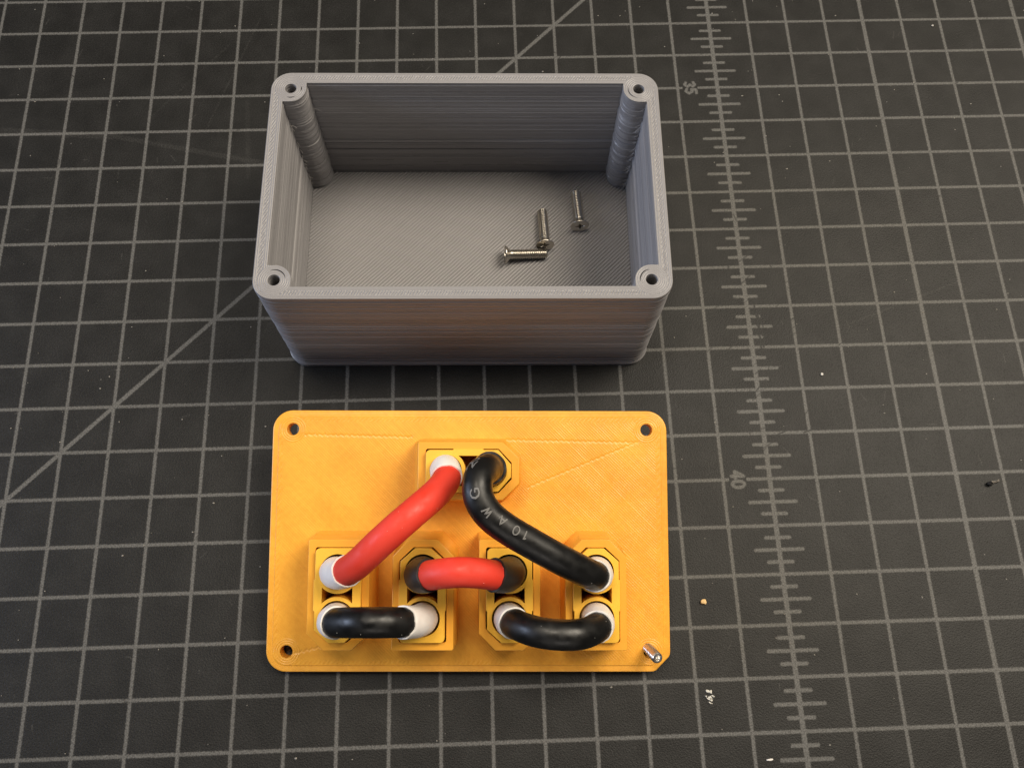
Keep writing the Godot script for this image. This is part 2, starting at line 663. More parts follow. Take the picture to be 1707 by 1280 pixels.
func make_mat() -> void:
	mat_ink.resize(mat_w * mat_h)
	mat_dirt.resize(mat_w * mat_h)
	# gaps in the grid for the two numbers are left by drawing those lines in two pieces
	for i in range(-19, 10):
		var w := 0.94
		if i == 0:
			w = 1.35
		elif i == 4 or i == 8:
			w = 1.3
		ink(Vector2(i * GRID, -4 * GRID), Vector2(i * GRID, 17 * GRID), w, 0.92, mat_ink)
	for j in range(-4, 18):
		var z := j * GRID
		if j == 0 or j == 10:
			ink(Vector2(-19 * GRID, z), Vector2(-11.2, z), 0.94, 0.92, mat_ink)
			ink(Vector2(-6.3, z), Vector2(9 * GRID, z), 0.94, 0.92, mat_ink)
		else:
			ink(Vector2(-19 * GRID, z), Vector2(9 * GRID, z), 0.94, 0.92, mat_ink)
		for k in [1, 2, 3]:
			var zz: float = z + k * GRID / 4.0
			var hl := 6.2 if k == 2 else 3.15
			ink(Vector2(-hl, zz), Vector2(hl, zz), 1.0, 0.92, mat_ink, 0.1, true)
	# the 45 degree line
	ink(Vector2(-19 * GRID, 13 * GRID), Vector2(-2 * GRID, -4 * GRID), 1.2, 0.92, mat_ink)
	ink_strokes(glyph("3"), Vector2(-10.4, -2.3), 2.1, 3.3, 0.95)
	ink_strokes(glyph("5"), Vector2(-10.2, 0.25), 2.1, 3.3, 0.95)
	ink_strokes(glyph("4"), Vector2(-10.3, 10 * GRID - 2.3), 2.1, 3.3, 0.95)
	ink_strokes(glyph("0"), Vector2(-10.3, 10 * GRID + 0.25), 2.1, 3.3, 0.95)
	# cut marks across the print, dark, and pale scuffs
	for k in 60:
		var c := Vector2(rng.randf_range(-12, 14), rng.randf_range(60, 120))
		var a := rng.randf_range(-0.9, -0.3)
		if rng.randf() < 0.3:
			a = rng.randf_range(1.2, 1.8)
		var h := Vector2(cos(a), sin(a)) * rng.randf_range(0.8, 4.0)
		ink(c - h, c + h, rng.randf_range(0.15, 0.3), -1.0, mat_dirt, 0.0)
		ink_neg(c - h, c + h, rng.randf_range(0.2, 0.42), rng.randf_range(0.35, 0.9))
	for k in 320:
		var c := Vector2(rng.randf_range(-230, 105), rng.randf_range(-40, 205))
		var a := rng.randf_range(0, TAU)
		var h := Vector2(cos(a), sin(a)) * rng.randf_range(0.3, 1.8)
		ink_neg(c - h, c + h, rng.randf_range(0.15, 0.4), rng.randf_range(0.2, 0.7))
	for k in 14:
		ink_neg(Vector2(2.2 + 0.25 * (k % 3), 76 + k * 0.9), Vector2(2.6 + 0.25 * (k % 4), 79 + k * 0.9), 0.5, 0.85)
	for s in [[Vector2(-225, 11), Vector2(-188, 14), 2.2, 0.10], [Vector2(-188, 14), Vector2(-140, 25), 1.6, 0.10], [Vector2(-146, -30), Vector2(-160, 12), 0.35, 0.12], [Vector2(-155, -20), Vector2(-178, 8), 0.3, 0.1], [Vector2(30, 82), Vector2(63, 70), 0.5, 0.12], [Vector2(-146, 30), Vector2(-148, 2), 1.4, 0.06], [Vector2(-128, 62), Vector2(-146, 95), 0.5, 0.07], [Vector2(-118, 100), Vector2(-117, 116), 1.4, 0.06], [Vector2(-112, 100), Vector2(-110, 117), 0.8, 0.05]]:
		ink(s[0], s[1], s[2], s[3], mat_dirt, 0.5)
	for k in 260:
		var c := Vector2(rng.randf_range(-230, 105), rng.randf_range(-40, 205))
		var a := rng.randf_range(0, TAU)
		var h := Vector2(cos(a), sin(a)) * rng.randf_range(0.2, 1.6)
		ink(c - h, c + h, 0.2, rng.randf_range(0.08, 0.3), mat_dirt, 0.1)
	var coarse := noise_image(mat_w, mat_h, 0.012, 5, 4).get_data()
	var fine := noise_image(mat_w, mat_h, 0.33, 6, 2).get_data()
	var data := PackedByteArray()
	data.resize(mat_w * mat_h * 3)
	for k in mat_w * mat_h:
		var g := (coarse[k] - 128) * 0.05 + (fine[k] - 128) * 0.10
		var t := mat_ink[k]
		var q := mat_dirt[k] * (0.4 + fine[k] / 210.0)
		var r0 := 26.5 + g + q * 110.0
		var g0 := 26.0 + g + q * 108.0
		var b0 := 24.5 + g + q * 104.0
		t *= clampf(0.80 + (fine[k] - 110) * 0.0025, 0.0, 1.0)
		data[k * 3] = int(clampf(r0 + (106.0 - r0) * t, 0, 255))
		data[k * 3 + 1] = int(clampf(g0 + (105.0 - g0) * t, 0, 255))
		data[k * 3 + 2] = int(clampf(b0 + (102.0 - b0) * t, 0, 255))
	var img := Image.create_from_data(mat_w, mat_h, false, Image.FORMAT_RGB8, data)
	var m := material(Color.WHITE, 0.52, 0.0, 0.35)
	m.albedo_texture = ImageTexture.create_from_image(img)
	m.heightmap_enabled = true
	m.heightmap_scale = 0.009
	m.heightmap_texture = ImageTexture.create_from_image(noise_image(mat_w, mat_h, 0.45, 9, 2))
	# one square of the same print, repeated on the mat beyond the photograph
	var tn := 96
	var td := PackedByteArray()
	td.resize(tn * tn * 3)
	for j in tn:
		for i in tn:
			var on := minf(minf(i, tn - i), minf(j, tn - j)) < 3.1
			td[(j * tn + i) * 3] = 92 if on else 26
			td[(j * tn + i) * 3 + 1] = 91 if on else 26
			td[(j * tn + i) * 3 + 2] = 89 if on else 25
	var m2 := material(Color.WHITE, 0.52, 0.0, 0.35)
	m2.albedo_texture = ImageTexture.create_from_image(Image.create_from_data(tn, tn, false, Image.FORMAT_RGB8, td))

	var t := thing("cutting_mat", "dark grey cutting mat printed with a pale half-inch grid, ruler line and numbers", "cutting mat")
	var x0 := MAT_X0
	var x1 := 9.0 * GRID
	var z0 := MAT_Z0
	var z1 := 17.0 * GRID
	var a := Acc.new()
	flat(a, x0, x1, z0, z1, true)
	part(a, "printed_surface", m, t)
	var b := Acc.new()
	var X0 := -26.0 * GRID
	var X1 := 14.0 * GRID
	var Z0 := -10.0 * GRID
	var Z1 := 22.0 * GRID
	flat(b, X0, X1, Z0, z0, false)
	flat(b, X0, X1, z1, Z1, false)
	flat(b, X0, x0, z0, z1, false)
	flat(b, x1, X1, z0, z1, false)
	part(b, "printed_border", m2, t)
	var c := Acc.new()
	var o := PackedVector2Array([Vector2(X1, Z1), Vector2(X0, Z1), Vector2(X0, Z0), Vector2(X1, Z0)])
	c.grid([ring(o, -3.0), ring(o, -0.01)], true, true)
	c.cap(o, [], -3.0, false)
	part(c, "mat_edge", material(srgb(46, 44, 41), 0.6), t)


func ink_neg(a: Vector2, b: Vector2, w: float, alpha: float) -> void:
	var pa := (a - Vector2(MAT_X0, MAT_Z0)) * MAT_PX
	var pb := (b - Vector2(MAT_X0, MAT_Z0)) * MAT_PX
	var L := pa.distance_to(pb)
	var n := int(L * 2.0) + 1
	var hw := w * MAT_PX * 0.5
	var rr := int(ceil(hw)) + 1
	for k in n + 1:
		var p := pa.lerp(pb, float(k) / n)
		for oy in range(-rr, rr + 1):
			for ox in range(-rr, rr + 1):
				var x := int(p.x) + ox
				var y := int(p.y) + oy
				if x < 0 or y < 0 or x >= mat_w or y >= mat_h:
					continue
				var f := clampf(hw + 0.5 - Vector2(x + 0.5, y + 0.5).distance_to(p), 0.0, 1.0) * alpha
				var idx := y * mat_w + x
				mat_ink[idx] = minf(mat_ink[idx], 1.0 - f)


func flat(acc: Acc, x0: float, x1: float, z0: float, z1: float, whole: bool) -> void:
	var s := acc.v.size()
	acc.grid([PackedVector3Array([Vector3(x0, 0, z0), Vector3(x1, 0, z0)]), PackedVector3Array([Vector3(x0, 0, z1), Vector3(x1, 0, z1)])], false, true)
	for k in range(s, acc.v.size()):
		var p := acc.v[k]
		if whole:
			acc.uv[k] = Vector2((p.x - x0) / (x1 - x0), (p.z - z0) / (z1 - z0))
		else:
			acc.uv[k] = Vector2(p.x / GRID, p.z / GRID)


# ---------------------------------------------------------------- grey box

func make_box() -> void:
	var t := thing("box", "open grey 3D-printed plastic box with four screw holes in its rim, loose screws inside", "box", Vector3(-79.66, 0.0, 59.83), Basis(Vector3.UP, -0.02397))
	var out := rounded_rect(BW, BD, 5.0, 10, 5.0)
	var nn := normals2(out)
	for k in nn.size():
		nn[k] = -nn[k] if nn[k].dot(out[k]) < 0 else nn[k]
	# outer wall, with the first layers squeezed wider
	var rows := []
	for q in bead_profile(0.0, BH - 0.3, 0.45, 0.08, 0.12):
		var y: float = q[0]
		var d: float = q[1]
		if y < 2.6:
			d += 0.30 - maxf(0.0, y - 2.0) * 0.45
		var row := PackedVector3Array()
		row.resize(out.size())
		for k in out.size():
			var w := 0.03 * noise.get_noise_3d(out[k].x * 0.09, y * 1.7, out[k].y * 0.09)
			var p := out[k] + nn[k] * (d + w)
			row[k] = Vector3(p.x, y, p.y)
		rows.append(row)
	rows.append(ring_off(out, nn, 0.04, BH - 0.2))
	rows.append(ring_off(out, nn, -0.02, BH - 0.06))
	rows.append(ring_off(out, nn, -0.14, BH))
	var a := Acc.new()
	a.grid(rows, true, true)
	a.cap(out, [], 0.02, false)
	wall_uv(a)
	part(a, "outer_wall", M.layers, t)

	# inner wall
	var ihw := BW - WALL
	var ihd := BD - WALL
	var inn := rounded_rect(ihw, ihd, 0.5, 2, 5.0)
	var ni := normals2(inn)
	for k in ni.size():
		ni[k] = -ni[k] if ni[k].dot(inn[k]) > 0 else ni[k]
	rows = []
	for q in bead_profile(FLOOR_T - 0.1, BH - 0.02, 0.45, 0.09, 0.13):
		var y: float = q[0]
		var row := PackedVector3Array()
		row.resize(inn.size())
		for k in inn.size():
			var w := 0.03 * noise.get_noise_3d(inn[k].x * 0.09, y * 1.7 + 90.0, inn[k].y * 0.09)
			var p := inn[k] + ni[k] * (float(q[1]) + w)
			row[k] = Vector3(p.x, y, p.y)
		rows.append(row)
	a = Acc.new()
	a.grid(rows, true, false)
	wall_uv(a)
	part(a, "inner_wall", M.layers, t)

	# floor: diagonal beads
	a = Acc.new()
	var pitch := 0.86
	var dir := Vector2(1, -1).normalized()
	var nor := Vector2(1, 1).normalized()
	var half := (ihw + ihd) * 0.7072
	var k0 := int(half / pitch) + 1
	for k in range(-k0, k0 + 1):
		var own := rng.randf_range(-0.03, 0.03)
		var strip := []
		var bad := false
		for s in 6:
			var f := s / 5.0
			var c := (k + f) * pitch
			var y := FLOOR_T - 0.34 + 0.34 * sqrt(maxf(0.0, 1.0 - pow(2.0 * f - 1.0, 2.0))) + own * sin(PI * f)
			# clip the line nor.p = c to the floor
			var p := nor * c
			var lo := maxf((-ihw - p.x) / dir.x, (p.y - ihd) / -dir.y)
			var hi := minf((ihw - p.x) / dir.x, (p.y + ihd) / -dir.y)
			if hi - lo < 0.05:
				bad = true
				break
			var row := PackedVector3Array()
			for m in 13:
				var g := p + dir * lerpf(lo, hi, m / 12.0)
				row.append(Vector3(g.x, y, g.y))
			strip.append(row)
		if not bad:
			a.grid(strip, false, true)
	part(a, "floor", M.grey, t)

	# rim
	a = Acc.new()
	a.us = Vector2(0.01, 0.01 / 0.646)
	var top := PackedVector2Array()
	for k in out.size():
		top.append(out[k] - nn[k] * 0.14)
	var holes := [cavity(ihw, ihd)]
	var slits := [[-14, 18], [62, 108], [98, 190], [-112, -12], [168, 262]]
	var posts := [Vector2(-1, -1), Vector2(1, -1), Vector2(-1, 1), Vector2(1, 1)]
	var slit_of := [[0, 1], [2], [3], [4]]
	var gaps := []
	for c in 4:
		var pc: Vector2 = posts[c] * Vector2(44.7, 27.2)
		holes.append(circle(pc, 1.45, 28))
		for si in slit_of[c]:
			var sl := PackedVector2Array()
			var a0 := deg_to_rad(slits[si][0])
			var a1 := deg_to_rad(slits[si][1])
			for k in 15:
				var f := k / 14.0
				var an := lerpf(a0, a1, f)
				sl.append(pc + Vector2(cos(an), sin(an)) * (2.72 + 0.13 * sin(PI * f)))
			for k in range(14, -1, -1):
				var f := k / 14.0
				var an := lerpf(a0, a1, f)
				sl.append(pc + Vector2(cos(an), sin(an)) * (2.68 - 0.10 * sin(PI * f)))
			holes.append(sl)
			var walls := Acc.new()
			walls.grid([ring(sl, BH), ring(sl, BH - 2.5)], true, false)
			gaps.append(walls)
	a.cap(top, holes, BH, true)
	var rim := part(a, "rim", M.grey_rim, t)
	for g in gaps:
		part(g, "bead_gap", M.grey, rim)

	# screw posts in the corners, each with its hole
	for c in 4:
		var sg: Vector2 = posts[c]
		var line := post_line(sg, ihw, ihd)
		var np := normals2(line, true)
		for k in np.size():
			var away := line[k] - sg * Vector2(46.0, 28.5)
			np[k] = -np[k] if np[k].dot(away) < 0 else np[k]
		var r2 := []
		for q in bead_profile(FLOOR_T - 0.1, BH - 0.02, 0.45, 0.09, 0.13):
			var row := PackedVector3Array()
			for k in line.size():
				var w := 0.06 * noise.get_noise_3d(line[k].x * 0.4, float(q[0]) * 1.9, line[k].y * 0.4)
				var p := line[k] + np[k] * (float(q[1]) + w)
				row.append(Vector3(p.x, q[0], p.y))
			r2.append(row)
		a = Acc.new()
		a.grid(r2, false, (sg.x * sg.y) > 0.0)
		var pc := sg * Vector2(44.7, 27.2)
		var hr := []
		for k in 90:
			var row := PackedVector3Array()
			for j in 28:
				var an := TAU * j / 28
				var rr := 1.45 + 0.05 * sin(TAU * (k / 6.0) + an * 0.0) - (0.05 if k > 0 else 0.0)
				row.append(Vector3(pc.x + cos(an) * rr, BH - k * 0.16, pc.y + sin(an) * rr))
			hr.append(row)
		a.grid(hr, true, false)
		a.cap(circle(pc, 1.45, 28), [], BH - 14.2, true)
		wall_uv(a)
		part(a, "screw_post", M.layers, t)

	# fine strings of plastic left beside the two back posts
	a = Acc.new()
	for k in 84:
		var y := rng.randf_range(4.0, BH - 2.5)
		var p := Vector3(46.5, y, -23.0 + rng.randf_range(-0.4, 0.2))
		if k > 62:
			p = Vector3(-46.5, y, -23.1)
		whisker(a, p, Vector3(-signf(p.x) * rng.randf_range(0.2, 1.0), rng.randf_range(-0.6, 0.6), rng.randf_range(0.2, 0.9)), rng.randf_range(0.8, 2.3), rng.randf_range(0.08, 0.14))
	whisker(a, Vector3(-40.6, 34.6, -27.6), Vector3(0.9, 0.1, 0.2), 2.6, 0.06)
	for k in 14:
		whisker(a, Vector3(45.5 + rng.randf_range(-2.5, 0.6), FLOOR_T + 0.15, -21.0 + rng.randf_range(-1.0, 9.0)), Vector3(rng.randf_range(-1, 1), 0.15, rng.randf_range(-1, 1)), rng.randf_range(0.3, 0.8), 0.1)
	var st := part(a, "plastic_strings", material(srgb(170, 166, 164), 0.4), t)
	st.set_meta("kind", "stuff")


func whisker(a: Acc, p: Vector3, d: Vector3, length: float, r: float) -> void:
	d = d.normalized()
	var side := d.cross(Vector3(0.3, 1, 0.2)).normalized()
	var pts := PackedVector3Array()
	for k in 4:
		var f := k / 3.0
		pts.append(p + d * length * f + side * length * 0.25 * f * f)
	var fr := frames(pts, Vector3(0.1, 0.9, 0.3))
	tube(a, pts, fr, func(k, _a): return r * (1.0 - 0.25 * k), 4, 0, 3)


func post_line(sg: Vector2, ihw: float, ihd: float) -> PackedVector2Array:
	var p := PackedVector2Array()
	var c := Vector2(44.7, 27.2)
	var r := 3.9
	p.append(Vector2(c.x - r, ihd + 0.4))
	p.append(Vector2(c.x - r, ihd - 0.6))
	for k in 17:
		var a := PI + PI / 2 * k / 16.0
		p.append(c + Vector2(cos(a), sin(a)) * r)
	p.append(Vector2(ihw - 0.6, c.y - r))
	p.append(Vector2(ihw + 0.4, c.y - r))
	for k in p.size():
		p[k] *= sg
	return p


func cavity(ihw: float, ihd: float) -> PackedVector2Array:
	var p := PackedVector2Array()
	var c := Vector2(44.7, 27.2)
	var r := 3.9
	for q in [[Vector2(1, 1), false], [Vector2(1, -1), true], [Vector2(-1, -1), false], [Vector2(-1, 1), true]]:
		var l := PackedVector2Array()
		l.append(Vector2(c.x - r, ihd))
		for k in 17:
			var a := PI + PI / 2 * k / 16.0
			l.append(c + Vector2(cos(a), sin(a)) * r)
		l.append(Vector2(ihw, c.y - r))
		if q[1]:
			l.reverse()
		for v in l:
			p.append(v * q[0])
	return p


# ---------------------------------------------------------------- orange lid

func chamfered(hu: float, hv: float, cu: float, cv: float, r: float) -> PackedVector2Array:
	# chamfers at the +u end, small round corners at the -u end
	var p := PackedVector2Array([Vector2(hu - cu, hv), Vector2(hu, hv - cv), Vector2(hu, -hv + cv), Vector2(hu - cu, -hv)])
	p.reverse()
	p = PackedVector2Array([Vector2(hu, -hv + cv), Vector2(hu, hv - cv), Vector2(hu - cu, hv)])
	for k in 6:
		var a := PI / 2 + PI / 2 * k / 5.0
		p.append(Vector2(-hu + r, hv - r) + Vector2(cos(a), sin(a)) * r)
	for k in 6:
		var a := PI + PI / 2 * k / 5.0
		p.append(Vector2(-hu + r, -hv + r) + Vector2(cos(a), sin(a)) * r)
	p.append(Vector2(hu - cu, -hv))
	return p


func turned(p: PackedVector2Array, c: Vector2, turn: int) -> PackedVector2Array:
	var out := PackedVector2Array()
	for q in p:
		var w := q
		for k in turn:
			w = Vector2(-w.y, w.x)
		out.append(c + w)
	return out


func make_lid() -> void:
	var turn := Basis.from_euler(Vector3(0.233089, -0.031865, 0.005785))
	var t := thing("lid", "orange 3D-printed lid lying tilted, wired with thick red and black cables", "lid", Vector3(-80.867, 11.406, 142.824), turn)

	# plate
	var out := rounded_rect(BW, BD, 5.0, 10, 6.0)
	# the front right corner is clipped
	for k in out.size():
		var q := out[k]
		var over := (q.x - BW + 5.0) + (q.y - BD + 5.0) - 6.1
		if q.x > BW - 5.0 and q.y > BD - 5.0 and over > 0:
			out[k] -= Vector2(over, over) * 0.5
	var nn := normals2(out)
	for k in nn.size():
		nn[k] = -nn[k] if nn[k].dot(out[k]) < 0 else nn[k]
	var hole_at := [Vector2(-44.6, -27.35), Vector2(44.6, -27.35), Vector2(-44.7, 27.2), Vector2(44.6, 27.3)]
	var holes := []
	for h in hole_at:
		holes.append(circle(h, 1.55, 30))
	var inset := PackedVector2Array()
	var band := 1.65
	for k in out.size():
		inset.append(out[k] - nn[k] * band)
	var a := Acc.new()
	a.us = Vector2(0.01, 1.0 / 64.6)
	a.cap(inset, holes, 0.0, true)
	var rows := []
	# flat border of beads laid along the edge, a touch lower than the face
	rows.append(ring_off(out, nn, -band, 0.0))
	var nb := 4
	for k in nb:
		for s in 4:
			var f := (k + (s + 0.5) / 4.0) / nb
			var y := -0.36 + 0.10 * sqrt(1.0 - pow(2.0 * (s + 0.5) / 4.0 - 1.0, 2.0))
			rows.append(ring_off(out, nn, -band + 0.12 + (band - 0.34) * f, y))
	rows.append(ring_off(out, nn, -0.12, -0.33))
	rows.append(ring_off(out, nn, -0.03, -0.42))
	a.grid(rows, true, true)
	part(a, "plate", M.lid_top, t)
	a = Acc.new()
	rows = []
	for q in bead_profile(-LID_T, -0.42, 0.3, 0.04, 0.02):
		rows.append(ring_off(out, nn, float(q[1]), q[0]))
	a.grid(rows, true, true)
	a.cap(out, holes, -LID_T, false)
	for h in hole_at:
		lathe_hole(a, h)
	part(a, "plate_edge", M.lid, t)

	# connectors in their collars: [centre, half length, half width, quarter turns, lowest point]
	var plugs := [
		[Vector2(0.15, -16.79), 10.11, 4.91, 0, -13.6],
		[Vector2(-30.14, 12.08), 10.80, 5.25, 1, -5.2],
		[Vector2(-10.33, 12.08), 10.80, 5.25, 3, -5.2],
		[Vector2(9.97, 12.08), 10.80, 5.25, 1, -5.2],
		[Vector2(30.26, 12.08), 10.80, 5.25, 3, -5.2]]
	for g in plugs:
		collar(t, g[0], g[1], g[2], g[3])
	for g in plugs:
		connector(t, g[0], g[1], g[2], g[3], g[4])
	make_wires(t)


func lathe_hole(a: Acc, h: Vector2) -> void:
	var rows := []
	for q in [[1.55, 0.0], [1.52, -0.3], [1.55, -0.6], [1.5, -0.9], [1.5, -LID_T]]:
		rows.append(ring(circle(h, q[0], 30), q[1]))
	a.grid(rows, true, false)


func collar(t: Node3D, c: Vector2, hu: float, hv: float, turn: int) -> void:
	var hgt := 12.0
	var add := 1.95
	var top := turned(chamfered(hu + add, hv + add, 3.9, 3.9, 0.5), c, turn)
	var nn := normals2(top)
	for k in nn.size():
		nn[k] = -nn[k] if nn[k].dot(top[k] - c) < 0 else nn[k]
	var inner := turned(chamfered(hu + 0.16, hv + 0.32, 3.1, 3.3, 0.6), c, turn)
	var a := Acc.new()
	a.us = Vector2(0.02, 0.02)
	var rows := []
	for q in bead_profile(-0.1, hgt - 0.15, 0.3, 0.03, 0.02):
		var f: float = clampf(float(q[0]) / hgt, 0.0, 1.0)
		rows.append(flare(top, c, (1.0 - f) * (1.0 - f * 0.25), float(q[1]), turn == 0, q[0]))
	rows.append(mitre_off(top, c, -0.03, hgt - 0.04))
	rows.append(mitre_off(top, c, -0.14, hgt))
	a.grid(rows, true, true)
	var lip := PackedVector2Array()
	for p in mitre_off(top, c, -0.14, 0.0):
		lip.append(Vector2(p.x, p.z))
	a.cap(lip, [inner], hgt, true)
	a.grid([ring(inner, hgt), ring(inner, hgt - 4.0)], true, false)
	part(a, "collar", M.lid, t)


# the collar's foot: it spreads wide towards the back (and to the left on the back collar), hardly elsewhere
func flare(p: PackedVector2Array, c: Vector2, f: float, add: float, left: bool, y: float) -> PackedVector3Array:
	var out := PackedVector3Array()
	var n := p.size()
	for k in n:
		var nd := []
		for e in [(p[k] - p[(k - 1 + n) % n]).normalized(), (p[(k + 1) % n] - p[k]).normalized()]:
			var m := Vector2(e.y, -e.x)
			if m.dot(p[k] - c) < 0:
				m = -m
			var s := lerpf(0.5, 1.4, smoothstep(0.2, 0.9, -m.y))
			if left:
				s = maxf(s, lerpf(0.5, 1.9, smoothstep(0.2, 0.9, -m.x)))
			nd.append([m, s * f + add])
		var n0: Vector2 = nd[0][0]
		var n1: Vector2 = nd[1][0]
		var d0: float = nd[0][1]
		var d1: float = nd[1][1]
		var det := n0.cross(n1)
		var q := p[k]
		if absf(det) > 0.35:
			q += Vector2(d0 * n1.y - d1 * n0.y, n0.x * d1 - n1.x * d0) / det
		else:
			var b := (n0 + n1).normalized()
			q += b * ((d0 + d1) * 0.5 / b.dot(n0))
		out.append(Vector3(q.x, y, q.y))
	return out


# offset of a convex outline that keeps its corners sharp
func mitre_off(p: PackedVector2Array, c: Vector2, d: float, y: float) -> PackedVector3Array:
	var out := PackedVector3Array()
	var n := p.size()
	for k in n:
		var e0 := (p[k] - p[(k - 1 + n) % n]).normalized()
		var e1 := (p[(k + 1) % n] - p[k]).normalized()
		var n0 := Vector2(e0.y, -e0.x)
		var n1 := Vector2(e1.y, -e1.x)
		if n0.dot(p[k] - c) < 0:
			n0 = -n0
		if n1.dot(p[k] - c) < 0:
			n1 = -n1
		var b := (n0 + n1).normalized()
		var q := p[k] + b * (d / maxf(b.dot(n0), 0.4))
		out.append(Vector3(q.x, y, q.y))
	return out


func connector(t: Node3D, c: Vector2, hu: float, hv: float, turn: int, low: float) -> void:
	var hc := 13.5
	# outline with a shallow step along both long sides
	var p := PackedVector2Array([Vector2(hu, -hv + 3.4), Vector2(hu, hv - 3.4), Vector2(hu - 3.0, hv), Vector2(3.6, hv), Vector2(3.5, hv + 0.26), Vector2(-3.5, hv + 0.26), Vector2(-3.6, hv)])
	for k in 6:
		var an := PI / 2 + PI / 2 * k / 5.0
		p.append(Vector2(-hu + 1.1, hv - 1.1) + Vector2(cos(an), sin(an)) * 1.1)
	for k in 6:
		var an := PI + PI / 2 * k / 5.0
		p.append(Vector2(-hu + 1.1, -hv + 1.1) + Vector2(cos(an), sin(an)) * 1.1)
	p.append_array([Vector2(-3.6, -hv), Vector2(-3.5, -hv - 0.26), Vector2(3.5, -hv - 0.26), Vector2(3.6, -hv), Vector2(hu - 3.0, -hv)])
	var o := turned(p, c, turn)
	var cu := 5.33
	var r := hv - 1.12
	var ro := r + 0.85
	var holes := [turned(circle(Vector2(-cu, 0), r, 40), c, turn), turned(circle(Vector2(cu, 0), r, 40), c, turn)]
	var bow := PackedVector2Array()
	var bh := 3.55
	for k in 13:
		var v := lerpf(-bh, bh, k / 12.0)
		bow.append(Vector2(cu - sqrt(ro * ro - v * v), v))
	for k in 13:
		var v := lerpf(bh, -bh, k / 12.0)
		bow.append(Vector2(-cu + sqrt(ro * ro - v * v), v))
	var tb := turned(bow, c, turn)
	holes.append(tb)
	var a := Acc.new()
	var lip := PackedVector2Array()
	for q in mitre_off(o, c, -0.12, 0.0):
		lip.append(Vector2(q.x, q.z))
	a.cap(lip, holes, hc, true)
	a.grid([mitre_off(o, c, 0.0, low), mitre_off(o, c, 0.0, hc - 0.14)], true, true)
	a.grid([mitre_off(o, c, 0.0, hc - 0.14), mitre_off(o, c, -0.05, hc - 0.04), mitre_off(o, c, -0.12, hc)], true, true)
	a.cap(o, [], low, false)
	for k in 2:
		a.grid([ring(holes[k], hc), ring(holes[k], hc - 7.0)], true, false)
		a.cap(holes[k], [], hc - 7.0, true)
	a.grid([ring(tb, hc), ring(tb, low + 0.4)], true, true)
	a.cap(tb, [], low + 0.4, true)
	var m := part(a, "connector", M.connector, t)
	# solder cups at the bottom of the sockets
	for k in [-1.0, 1.0]:
		var w := turned(PackedVector2Array([Vector2(cu * k, 0)]), c, turn)[0]
		var b := Acc.new()
		lathe(b, [[3.1, hc - 7.0], [3.1, hc - 5.0], [2.6, hc - 4.9], [0.01, hc - 4.9]], 24, Vector3(w.x, 0, w.y))
		part(b, "solder_cup", M.brass, m)


func v3(a: float, y: float, z: float) -> Vector3:
	return Vector3(a, y, z)


func make_wires(t: Node3D) -> void:
	# each: start socket, points, end socket, colour, sleeve colour and length at both ends
	var w1 := [v3(-4.50, 19.5, -14.97), v3(-6.20, 24.0, -12.00), v3(-9.55, 28.0, -8.77), v3(-14.75, 30.0, -4.18), v3(-19.80, 28.5, 0.40), v3(-24.28, 24.5, 4.36), v3(-28.04, 19.5, 6.41)]
	var w2 := [v3(5.43, 21.2, -17.23), v3(4.59, 27.8, -16.82), v3(3.05, 33.0, -14.87), v3(3.11, 34.5, -10.88), v3(5.43, 34.0, -7.17), v3(9.36, 32.9, -4.10), v3(14.40, 31.2, -1.10), v3(20.32, 29.0, 2.26), v3(25.84, 25.1, 5.17), v3(29.48, 20.1, 6.99)]
	var w3 := [v3(-10.15, 20.7, 6.94), v3(-7.23, 25.2, 6.23), v3(-3.89, 28.0, 5.56), v3(-0.46, 29.0, 5.27), v3(3.01, 28.0, 5.56), v3(6.24, 25.0, 6.24), v3(8.90, 20.7, 6.93)]
	var w4 := [v3(-29.85, 19.5, 17.29), v3(-26.82, 24.1, 16.67), v3(-22.60, 27.3, 16.17), v3(-18.57, 27.7, 16.07), v3(-14.93, 25.6, 16.36), v3(-11.89, 21.2, 16.97)]
	var w5 := [v3(10.75, 19.5, 17.39), v3(12.51, 23.6, 17.61), v3(15.43, 26.8, 18.09), v3(19.67, 27.8, 18.60), v3(24.30, 27.1, 18.76), v3(27.58, 24.0, 18.58), v3(29.98, 19.7, 17.98)]
	wire(t, "red insulated wire arching from the back connector to the left front one, white sleeves", v3(-5.17, 9.5, -16.79), w1, v3(-30.58, 9.5, 6.77), M.red, M.white_sleeve, 10.8, 14.0)
	var long := wire(t, "black insulated wire with pale printed lettering, curving from the back connector to the right", v3(5.47, 9.5, -16.79), w2, v3(30.35, 9.5, 6.77), M.black, M.black_sleeve, 13.5, 11.5, M.white_sleeve)
	wire(t, "short red insulated wire joining the two middle connectors, black sleeves", v3(-10.33, 9.5, 6.73), w3, v3(9.97, 9.5, 6.73), M.red, M.black_sleeve, 16.0, 16.5)
	wire(t, "short black insulated wire between the two left connectors, white sleeves", v3(-30.29, 9.5, 17.38), w4, v3(-10.33, 9.5, 17.38), M.black, M.white_sleeve, 12.5, 15.8)
	wire(t, "black insulated wire bowed forward between the two right connectors, white sleeves", v3(9.97, 9.5, 17.38), w5, v3(30.30, 9.5, 17.38), M.black, M.white_sleeve, 10.5, 11.5)
	# lettering on the long black wire, reading from its lower end upwards
	var spots := [["1", Vector2(12.3, -3.5)], ["0", Vector2(10.5, -4.5)], ["A", Vector2(7.8, -6.45)], ["W", Vector2(4.7, -8.4)], ["G", Vector2(2.6, -11.05)], ["2", Vector2(0.9, -16.2)], ["0", Vector2(1.15, -18.0)]]
	letters(long[0], long[1], long[2], spots)


